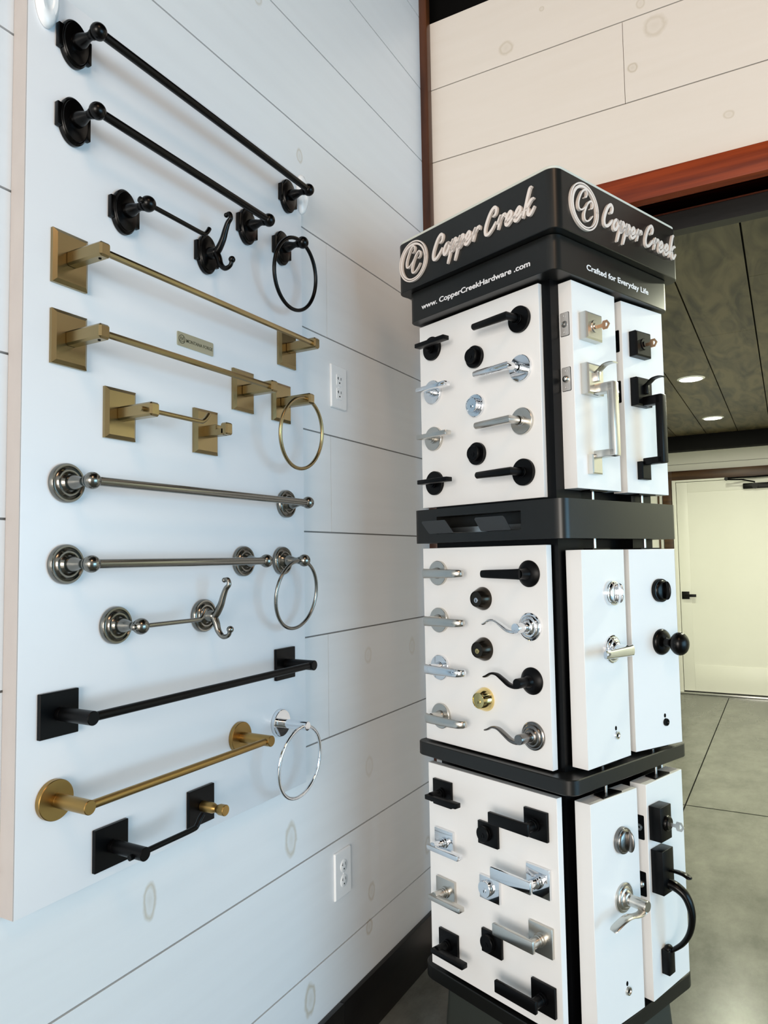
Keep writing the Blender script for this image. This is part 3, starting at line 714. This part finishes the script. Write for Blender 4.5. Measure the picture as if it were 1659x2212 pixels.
# ------------------------------------------------------------------ DOOR HARDWARE on the tower
def at(k, s, z):
    (x, y), yaw = PAN[k]; a = R(yaw); return (x+s*math.cos(a), y+s*math.sin(a), z+H), yaw
def hw(name, label, cat, k, s, z, group):
    loc, yaw = at(k, s, z); return thing(name, label, cat, loc, yaw, group)
def rosette(t, m, style):
    bm = nb()
    if style == 'flat': lathe(bm, [(.0325, 0), (.0325, .0075), (.0315, .0085), (0, .0085)], 0, 0, 56)
    elif style == 'dome': lathe(bm, [(.0315, 0), (.0315, .003), (.029, .0055), (.022, .010), (.014, .013), (0, .013)], 0, 0, 56)
    elif style == 'step': lathe(bm, [(.0325, 0), (.0325, .004), (.030, .006), (.0275, .006), (.0265, .0085), (.0225, .011), (.0195, .0115), (.017, .015), (.013, .018), (0, .018)], 0, 0, 56)
    elif style == 'square': box(bm, -.0325, .0325, 0, .0085, -.0325, .0325, .0012, 2)
    obj('rosette', bm, m, t)
def lever(label, k, s, z, m, ros, kind, d, arm=None):
    t = hw('door_lever', label, 'door lever', k, s, z, 'door levers on the tower')
    rosette(t, m, ros)
    off = .050
    bm = nb()
    if kind == 'tube':
        lathe(bm, [(.0125, .008), (.0125, .012), (.0115, .0125), (.0115, .020)], 0, 0, 32)
        obj('neck', bm, m, t)
        bm = nb(); r = .0098
        sweep(bm, [(0, .018, 0), (0, .030, 0), (0, off, 0), (d*.030, off, 0), (d*.108, off, 0), (d*.110, off, 0)], [r*.92, r*.96, r*1.414, r, r*.86, r*.7], 24, flat=[1, 1, .707, 1, 1, 1], up=(0, 0, 1))
    elif kind == 'bar':
        lathe(bm, [(.0135, .008), (.0135, .014), (.0115, .0145), (.0115, .019), (.0052, .0195), (.0052, .040), (0, .040)], 0, 0, 32)
        obj('neck', bm, m, t); bm = nb()
        x0, x1 = sorted((-d*.012, d*.100)); box(bm, x0, x1, .036, .058, -.0058, .0058, .0015)
    elif kind == 'paddle':
        lathe(bm, [(.015, .008), (.015, .014), (.0125, .0145), (.0125, .020), (.0115, .0205), (.0115, .044)], 0, 0, 32)
        obj('neck', bm, m, t); bm = nb()
        x0, x1 = sorted((-d*.013, d*.104)); box(bm, x0, x1, .042, .052, -.0135, .0135, .0020)
    elif kind == 'slim':
        lathe(bm, [(.0145, .008), (.0145, .014), (.0125, .0145), (.0125, .020), (.0115, .0205), (.0112, .047), (.010, .048), (0, .048)], 0, 0, 32)
        obj('neck', bm, m, t); bm = nb()
        x0, x1 = sorted((-d*.012, d*.095)); box(bm, x0, x1, .038, .058, -.0060, .0060, .0018)
    elif kind == 'taper':
        lathe(bm, [(.015, .010), (.0135, .016), (.0120, .022), (.0115, .040)], 0, 0, 32)
        obj('neck', bm, m, t); bm = nb()
        pts = catmull([(-d*.010, off-.002, 0), (d*.010, off, 0), (d*.040, off, 0), (d*.080, off-.001, 0), (d*.100, off-.003, 0), (d*.112, off-.012, 0), (d*.113, off-.022, 0)] if arm else [(-d*.010, off-.002, 0), (d*.010, off, 0), (d*.050, off, 0), (d*.090, off, 0), (d*.106, off-.001, 0)], 6)
        n = len(pts); sweep(bm, pts, [.0050]*n, 16, flat=[2.55-.85*i/n for i in range(n)], up=(0, 0, 1))
    elif kind == 'wave':
        lathe(bm, [(.0145, .012), (.0130, .018), (.0105, .022), (.0115, .028), (.0118, .054), (.0112, .056), (0, .056)], 0, 0, 32)
        obj('neck', bm, m, t); bm = nb(); o_ = .046
        pts = catmull([(0, o_, -.004), (d*.012, o_, -.009), (d*.030, o_, -.007), (d*.050, o_, .004), (d*.068, o_, .013), (d*.086, o_, .013), (d*.100, o_, .006), (d*.108, o_-.002, .003)], 6)
        n = len(pts); sweep(bm, pts, [.0105-.0035*abs(i/n-.0) for i in range(n)], 16, flat=[.66-.32*min(1, i/(n*.5)) for i in range(n)], up=(0, 0, 1))
    elif kind == 'spoon':
        lathe(bm, [(.0145, .012), (.0130, .018), (.0115, .022), (.0125, .023), (.0125, .060), (.0115, .062), (0, .062)], 0, 0, 32)
        obj('neck', bm, m, t); bm = nb(); o_ = .050
        pts = catmull([(d*-.004, o_, -.008), (d*.010, o_, -.015), (d*.030, o_-.001, -.014), (d*.050, o_-.002, -.010), (d*.070, o_-.004, -.012), (d*.088, o_-.008, -.020), (d*.100, o_-.012, -.029)], 6)
        n = len(pts); sweep(bm, pts, [.0105+.0020*i/n-.008*max(0, i/n-.9)*10*.5 for i in range(n)], 16, flat=[.40-.12*min(1, i/(n*.5)) for i in range(n)], up=(0, 0, 1))
    obj('lever', bm, m, t)
    return t
def deadbolt(label, k, s, z, m, style, core):
    t = hw('deadbolt', label, 'deadbolt lock', k, s, z, 'deadbolts on the tower')
    bm = nb(); o_ = .022
    if style == 'flat':
        lathe(bm, [(.0290, 0), (.0290, .0080), (.0280, .009), (0, .009)], 0, 0, 48); obj('rosette', bm, m, t)
        bm = nb(); lathe(bm, [(.0190, .009), (.0190, .012), (.0175, .0125), (.0175, .015), (.0195, .0155), (.0195, .021), (.0185, .022), (.0165, .022), (.0160, .0212), (0, .0212)], 0, 0, 48); o_ = .0212
    elif style == 'cone':
        lathe(bm, [(.0290, 0), (.0290, .004), (.0283, .006), (.0200, .026), (.0190, .0275), (.0178, .0275), (.0172, .0262), (.0150, .0262), (0, .0262)], 0, 0, 48); o_ = .0262
    elif style == 'sqflat':
        box(bm, -.031, .031, 0, .0085, -.027, .027, .0012, 2); obj('rosette', bm, m, t); bm = nb()
        lathe(bm, [(.0190, .0085), (.0190, .012), (.0178, .0125), (.0178, .015), (.0190, .0155), (.0190, .020), (.018, .021), (0, .021)], -.006, .002, 48); o_ = .021
    obj('lock_body', bm, m, t)
    dx, dz = (-.006, .002) if style == 'sqflat' else (0, 0)
    bm = nb(); lathe(bm, [(.0062, o_-.0003), (.0062, o_+.0010), (0, o_+.0010)], dx, dz-.003, 28); c = obj('key_cylinder', bm, core, t)
    bm = nb(); prism(bm, [(dx-.001, dz-.007), (dx+.001, dz-.007), (dx+.0007, dz-.001), (dx-.0007, dz-.001)], o_+.0009, o_+.0013); obj('keyway', bm, M_dark, c, smooth=0)
    return t
def key(label, k, s, z, off, m):
    t = hw('key', label, 'key', k, s, z, 'keys in the locks')
    bm = nb()
    for v in ((off, off+.012),): box(bm, -.001, .001, v[0], v[1], -.004, .004)
    obj('blade', bm, m, t)
    bm = nb(); o1 = off+.012
    out = [(o1, -.004), (o1+.003, -.0105), (o1+.014, -.0105), (o1+.021, 0), (o1+.014, .0105), (o1+.003, .0105), (o1, .004)]
    inn = [(o1+.009, -.004), (o1+.010, -.005), (o1+.013, -.0045), (o1+.0155, 0), (o1+.013, .0045), (o1+.010, .005), (o1+.009, .004)]
    for sx in (-.0011, .0011):
        A = [bm.verts.new(P(sx, o, zz)) for o, zz in out]; B = [bm.verts.new(P(sx, o, zz)) for o, zz in inn]
        for i in range(7): bm.faces.new((A[i], A[(i+1) % 7], B[(i+1) % 7], B[i]))
        if sx < 0: A0, B0 = A, B
        else:
            for i in range(7):
                j = (i+1) % 7; bm.faces.new((A0[i], A0[j], A[j], A[i])); bm.faces.new((B0[i], B0[j], B[j], B[i]))
    obj('bow', bm, m, t, smooth=0)
    return t

# upper wide panel
up = 'on the upper wide panel'
for z, m, l in ((.575, M_blk, 'matte black flat-bar lever on a round rose, top of the far left column, upper panel'), (.453, M_chr, 'polished chrome flat-bar lever on a round rose, far left column, upper panel'),
                (.324, M_sn, 'satin nickel flat-bar lever on a round rose, far left column, upper panel'), (.202, M_blk, 'matte black flat-bar lever on a round rose, bottom of the far left column, upper panel')):
    lever(l, '1L', .0535, z, m, 'flat', 'bar', 1)
for z, m, l in ((.5155, M_blk, 'flat matte black round deadbolt below the top tube lever'), (.388, M_chr, 'polished chrome round deadbolt, middle of the upper panel'), (.2635, M_blk, 'flat matte black round deadbolt above the lowest black tube lever')):
    deadbolt(l, '1L', .2125, z, m, 'flat', m)
for z, m, l in ((.574, M_blk, 'matte black round tube lever, top right of the upper panel'), (.4535, M_chr, 'polished chrome round tube lever, upper panel'), (.3243, M_sn, 'satin nickel round tube lever with a privacy pin'), (.2006, M_blk, 'matte black round tube lever, lowest on the upper panel')):
    lever(l, '1L', .363, z, m, 'flat', 'tube', -1)
# middle wide panel
for z, kd, m, rs, l in ((-.0417, 'taper', M_sn, 'flat', 'satin nickel tapered lever with a returned tip, top left of the middle panel'), (-.166, 'taper', M_sn, 'flat', 'satin nickel broad lever, second from the top in the left column of the middle panel'),
                    (-.2905, 'taper', M_chr, 'flat', 'polished chrome broad lever, left column of the middle panel'), (-.4166, 'taper', M_sn, 'flat', 'satin nickel broad lever, bottom left of the middle panel')):
    lever(l, '2L', .062, z, m, rs, kd, 1, arm=1)
for z, m, c, l in ((-.1045, M_bron, M_chr, 'dark bronze cone deadbolt with a bright silver keyhole'), (-.2294, M_bron, M_pbrass, 'dark bronze cone deadbolt with a brass keyhole'), (-.3527, M_pbrass, M_pbrass, 'polished brass cone deadbolt')):
    deadbolt(l, '2L', .2175, z, m, 'cone', c)
for z, kd, m, rs, l in ((-.0417, 'taper', M_blk, 'dome', 'matte black tapered lever on a domed rose'), (-.1653, 'wave', M_chr, 'step', 'polished chrome wave lever on a stepped rose, wide middle panel'), (-.2907, 'wave', M_blk, 'dome', 'matte black wave lever on a domed rose'), (-.4163, 'wave', M_anti, 'step', 'antique nickel wave lever on a stepped rose, bottom right of the middle panel')):
    lever(l, '2L', .365, z, m, rs, kd, -1)
# lower wide panel
for s, z, m, l in ((.056, -.607, M_blk, 'matte black lever on a square rose, top left of the lower panel'), (.059, -.730, M_chr, 'polished chrome lever on a square rose, far left column of the lower panel'), (.061, -.852, M_sn, 'satin nickel lever on a square rose, far left column of the lower panel'), (.067, -.980, M_blk, 'matte black lever on a square rose, bottom left of the lower panel')):
    lever(l, '3L', s, z, m, 'square', 'slim', 1)
for s, z, m, c, l in ((.209, -.669, M_blk, M_blk, 'matte black square deadbolt, topmost on the lower panel'), (.2105, -.7965, M_chr, M_chr, 'polished chrome square deadbolt beside the chrome paddle lever'), (.2125, -.922, M_blk, M_blk, 'matte black square deadbolt beside the satin nickel paddle lever')):
    deadbolt(l, '3L', s, z, m, 'sqflat', c)
for s, z, m, l in ((.3535, -.608, M_blk, 'matte black paddle lever on a square rose, top right of the lower panel'), (.356, -.732, M_chr, 'polished chrome paddle lever on a square rose'), (.3585, -.8575, M_sn, 'satin nickel paddle lever on a square rose'), (.361, -.983, M_blk, 'matte black paddle lever on a square rose, lowest right of the lower panel')):
    lever(l, '3L', s, z, m, 'square', 'paddle', -1)

# door samples, upper tier: square deadbolts with keys and square handlesets
def square_bolt(label, k, s, z, m, w=.033, h=.0325, d=.022):
    t = hw('deadbolt', label, 'deadbolt lock', k, s, z, 'deadbolts on the tower')
    bm = nb(); frustum(bm, -w, w, -h, h, 0, d*.86, d, .004); obj('rosette', bm, m, t, smooth=0)
    bm = nb(); lathe(bm, [(.0150, d-.0005), (.0150, d+.0012), (.0142, d+.002), (0, d+.002)], 0, 0, 40); obj('lock_body', bm, m, t)
    bm = nb(); lathe(bm, [(.0072, d+.0015), (.0072, d+.004), (0, d+.004)], 0, 0, 28); obj('key_cylinder', bm, m, t); return t
def square_handleset(label, k, s, m):
    t = hw('door_handleset', label, 'door handleset', k, s, .30, 'door handlesets on the tower')
    bm = nb(); frustum(bm, -.033, .033, .078, .151, 0, .018, .021, .004); obj('upper_plate', bm, m, t, smooth=0)
    bm = nb(); frustum(bm, -.016, .024, -.110, -.064, 0, .013, .015, .003); obj('foot_plate', bm, m, t, smooth=0)
    bm = nb(); box(bm, -.009, .015, .012, .066, .078, .101, .002); box(bm, -.009, .015, .052, .070, -.073, .101, .003)
    box(bm, -.009, .015, .012, .066, -.073, -.056, .002)
    obj('grip', bm, m, t)
    bm = nb(); q = catmull([(0, .018, .128), (0, .030, .134), (0, .045, .144), (0, .062, .146), (0, .072, .144)], 5)
    n = len(q); sweep(bm, q, [.012]*n, 12, flat=.16, up=(0, .3, 1)); box(bm, -.006, .006, .016, .030, .108, .132, .002); obj('thumb_latch', bm, m, t)
square_bolt('satin nickel square deadbolt with a copper key, upper tier', '1A', .0596, .5411, M_sn)
square_bolt('matte black square deadbolt with a copper key, upper tier', '1B', .0623, .539, M_blk)
key('copper-coloured key in the satin nickel square deadbolt', '1A', .063, .5395, .0265, M_key)
key('copper-coloured key in the black square deadbolt of the upper tier', '1B', .062, .536, .0265, M_key)
square_handleset('satin nickel squared door handleset with a thumb latch', '1A', .0595, M_sn)
square_handleset('matte black squared door handleset with a thumb latch', '1B', .0605, M_blk)
# middle tier: thumbturns, chrome lever, black knob, viewers
def thumbturn(label, k, s, z, m):
    t = hw('thumbturn', label, 'thumbturn', k, s, z, 'thumbturns on the tower')
    bm = nb(); lathe(bm, [(.0295, 0), (.0295, .008), (.0285, .010), (.026, .0105), (.0245, .013), (.020, .0155), (0, .0165)], 0, 0, 48); obj('rosette', bm, m, t)
    bm = nb(); sph(bm, (.003, .021, 0), (.0045, .012, .0235)); obj('turn_piece', bm, m, t)
thumbturn('polished chrome oval thumbturn on the middle tier', '2A', .116, -.0907, M_chr)
thumbturn('matte black round thumbturn above the egg knob', '2B', .1088, -.0926, M_blk_oil)
thumbturn('satin nickel thumbturn on the lower tier', '3A', .1118, -.6518, M_anti)
lever('polished chrome lever on the thick white door sample of the middle tier, seen end-on', '2A', .1127, -.2217, M_chr, 'step', 'taper', -1)
lever('satin nickel drooping lever on the thick white door sample of the lower tier', '3A', .1121, -.7795, M_sn, 'step', 'spoon', -1)
t = hw('egg_knob_set', 'matte black egg-shaped door knob', 'door knob', '2B', .1085, -.2222, None)
bm = nb(); lathe(bm, [(.0325, 0), (.0325, .004), (.030, .008), (.024, .012), (.016, .015), (0, .016)], 0, 0, 56); obj('rosette', bm, M_blk_oil, t)
bm = nb(); lathe(bm, [(.013, .012), (.0105, .020), (.0098, .028), (.0115, .034), (.016, .038)], 0, 0, 36); obj('neck', bm, M_blk_oil, t)
bm = nb(); sph(bm, (0, .054, 0), (.0265, .021, .0285), 40); obj('knob', bm, M_blk_oil, t)
for k, s, z, m, l in (('2A', .1198, -.4223, M_chr, 'small chrome door viewer on the middle tier'), ('2B', .1141, -.4224, M_blk_oil, 'small black door viewer on the middle tier'), ('3A', .1173, -.9863, M_sn, 'small nickel door viewer on the lower tier')):
    t = hw('door_viewer', l, 'door viewer', k, s, z, 'door viewers')
    bm = nb(); lathe(bm, [(.0095, 0), (.0095, .0025), (.0087, .0045), (.0064, .0045), (.0050, .0025), (0, .0025)], 0, 0, 32); obj('barrel', bm, m, t)
    bm = nb(); lathe(bm, [(.0042, .0026), (.003, .0032), (0, .0034)], 0, 0, 20); obj('lens', bm, M_dark, t)
    bm = nb(); lathe(bm, [(1, 0), (1, .0008), (0, .0008)], -.0025, .0165, 20, .0036, .0052); obj('pin_hole', bm, M_dark, t)
# lower tier right: rectangular deadbolt and arched handleset
t = hw('deadbolt', 'matte black tall rectangular deadbolt with a silver key, lower tier', 'deadbolt lock', '3B', .034, -.6395, 'deadbolts on the tower')
bm = nb(); box(bm, -.0265, .0265, 0, .030, -.040, .040, .0015); obj('rosette', bm, M_blk, t)
bm = nb(); lathe(bm, [(.0185, .030), (.0185, .033), (.016, .037), (.0135, .039), (0, .039)], .002, 0, 40); obj('lock_body', bm, M_blk_oil, t)
key('silver-coloured key in the black rectangular deadbolt', '3B', .036, -.6405, .040, M_steel)
t = hw('door_handleset', 'matte black door handleset with a curved grip, lower tier', 'door handleset', '3B', .0365, -.752, 'door handlesets on the tower')
bm = nb(); box(bm, -.0265, .0265, 0, .030, -.0495, .051, .0015); obj('upper_plate', bm, M_blk, t)
bm = nb(); box(bm, .005, .034, 0, .020, -.246, -.190, .0015); sph(bm, (.0195, .012, -.190), (.012, .010, .010)); obj('foot_plate', bm, M_blk, t)
q = catmull([(.006, .026, -.030), (.008, .044, -.034), (.012, .062, -.048), (.015, .072, -.072), (.017, .074, -.100), (.0185, .066, -.135), (.0195, .048, -.165), (.0195, .024, -.188), (.0195, .016, -.194)], 7)
n = len(q); bm = nb(); sweep(bm, q, [.0128-.0085*(i/n)**.8 for i in range(n)], 16, up=(1, 0, 0), flat=1.2); obj('grip', bm, M_blk_oil, t)
q = catmull([(.008, .026, .000), (.010, .045, .001), (.012, .062, -.001), (.012, .072, -.005)], 6)
n = len(q); bm = nb(); sweep(bm, q, [.0075+.0025*math.sin(PI*i/n*.8) for i in range(n)], 14, flat=.42, up=(0, .2, 1)); sph(bm, q[-1], (.0085, .008, .0040), 18); obj('thumb_latch', bm, M_blk_oil, t)

# latch faceplates in the near edges of the door samples
def faceplate(label, k, zc_, m, bolt, ml):
    (x, y), yaw = PAN[k]; a = R(yaw); u = Vector((math.cos(a), math.sin(a))); nn = Vector((math.sin(a), -math.cos(a)))
    p = Vector((x, y)) - nn*.0205 - u*.0002
    t = thing('latch_faceplate', label, 'latch faceplate', (p.x, p.y, zc_+H), yaw-90, 'latch faceplates')
    bm = nb(); prism(bm, rrect(-.0125, .0125, -.0285, .0285, .003), 0, .0006); obj('recess_border', bm, M_dark, t, smooth=0)
    bm = nb(); prism(bm, rrect(-.0115, .0115, -.0275, .0275, .0028), .0006, .0016); obj('plate', bm, m, t, smooth=0)
    for z in (.0195, -.0195):
        bm = nb(); lathe(bm, [(.0032, .0016), (.0028, .0024), (.0012, .0022), (0, .0014)], 0, z, 20); obj('screw', bm, m, t)
    bm = nb()
    if bolt: sph(bm, (0, .002, 0), (.0088, .009, .0088)); obj('latch_bolt', bm, ml, t)
    else: lathe(bm, [(.0082, .0016), (.0078, .0028), (.0070, .0028), (.0066, .0020), (.0025, .0020), (.0024, .0008), (0, .0008)], 0, 0, 32); obj('bolt_end', bm, ml, t)
faceplate('satin nickel deadbolt faceplate in the near edge of the upper door sample', '1A', .5450, mat('pale_nickel', (.72, .70, .68), .4, metal=.6), False, M_sn)
faceplate('satin nickel latch faceplate with a rounded bolt, near edge of the upper door sample', '1A', .4135, MAT['pale_nickel'], True, M_sn)
faceplate('black deadbolt faceplate in the gap between the two upper door samples', '1B', .5450, M_blk, False, M_blk_oil)
faceplate('black latch faceplate with a bright bolt in the gap between the two upper door samples', '1B', .4135, M_blk, True, M_sn)
faceplate('black deadbolt faceplate in the gap between the two lower door samples', '3B', -.6520, M_blk, False, M_steel)
faceplate('black latch faceplate with a silver bolt in the gap between the two lower door samples', '3B', -.7835, M_blk, True, M_steel)
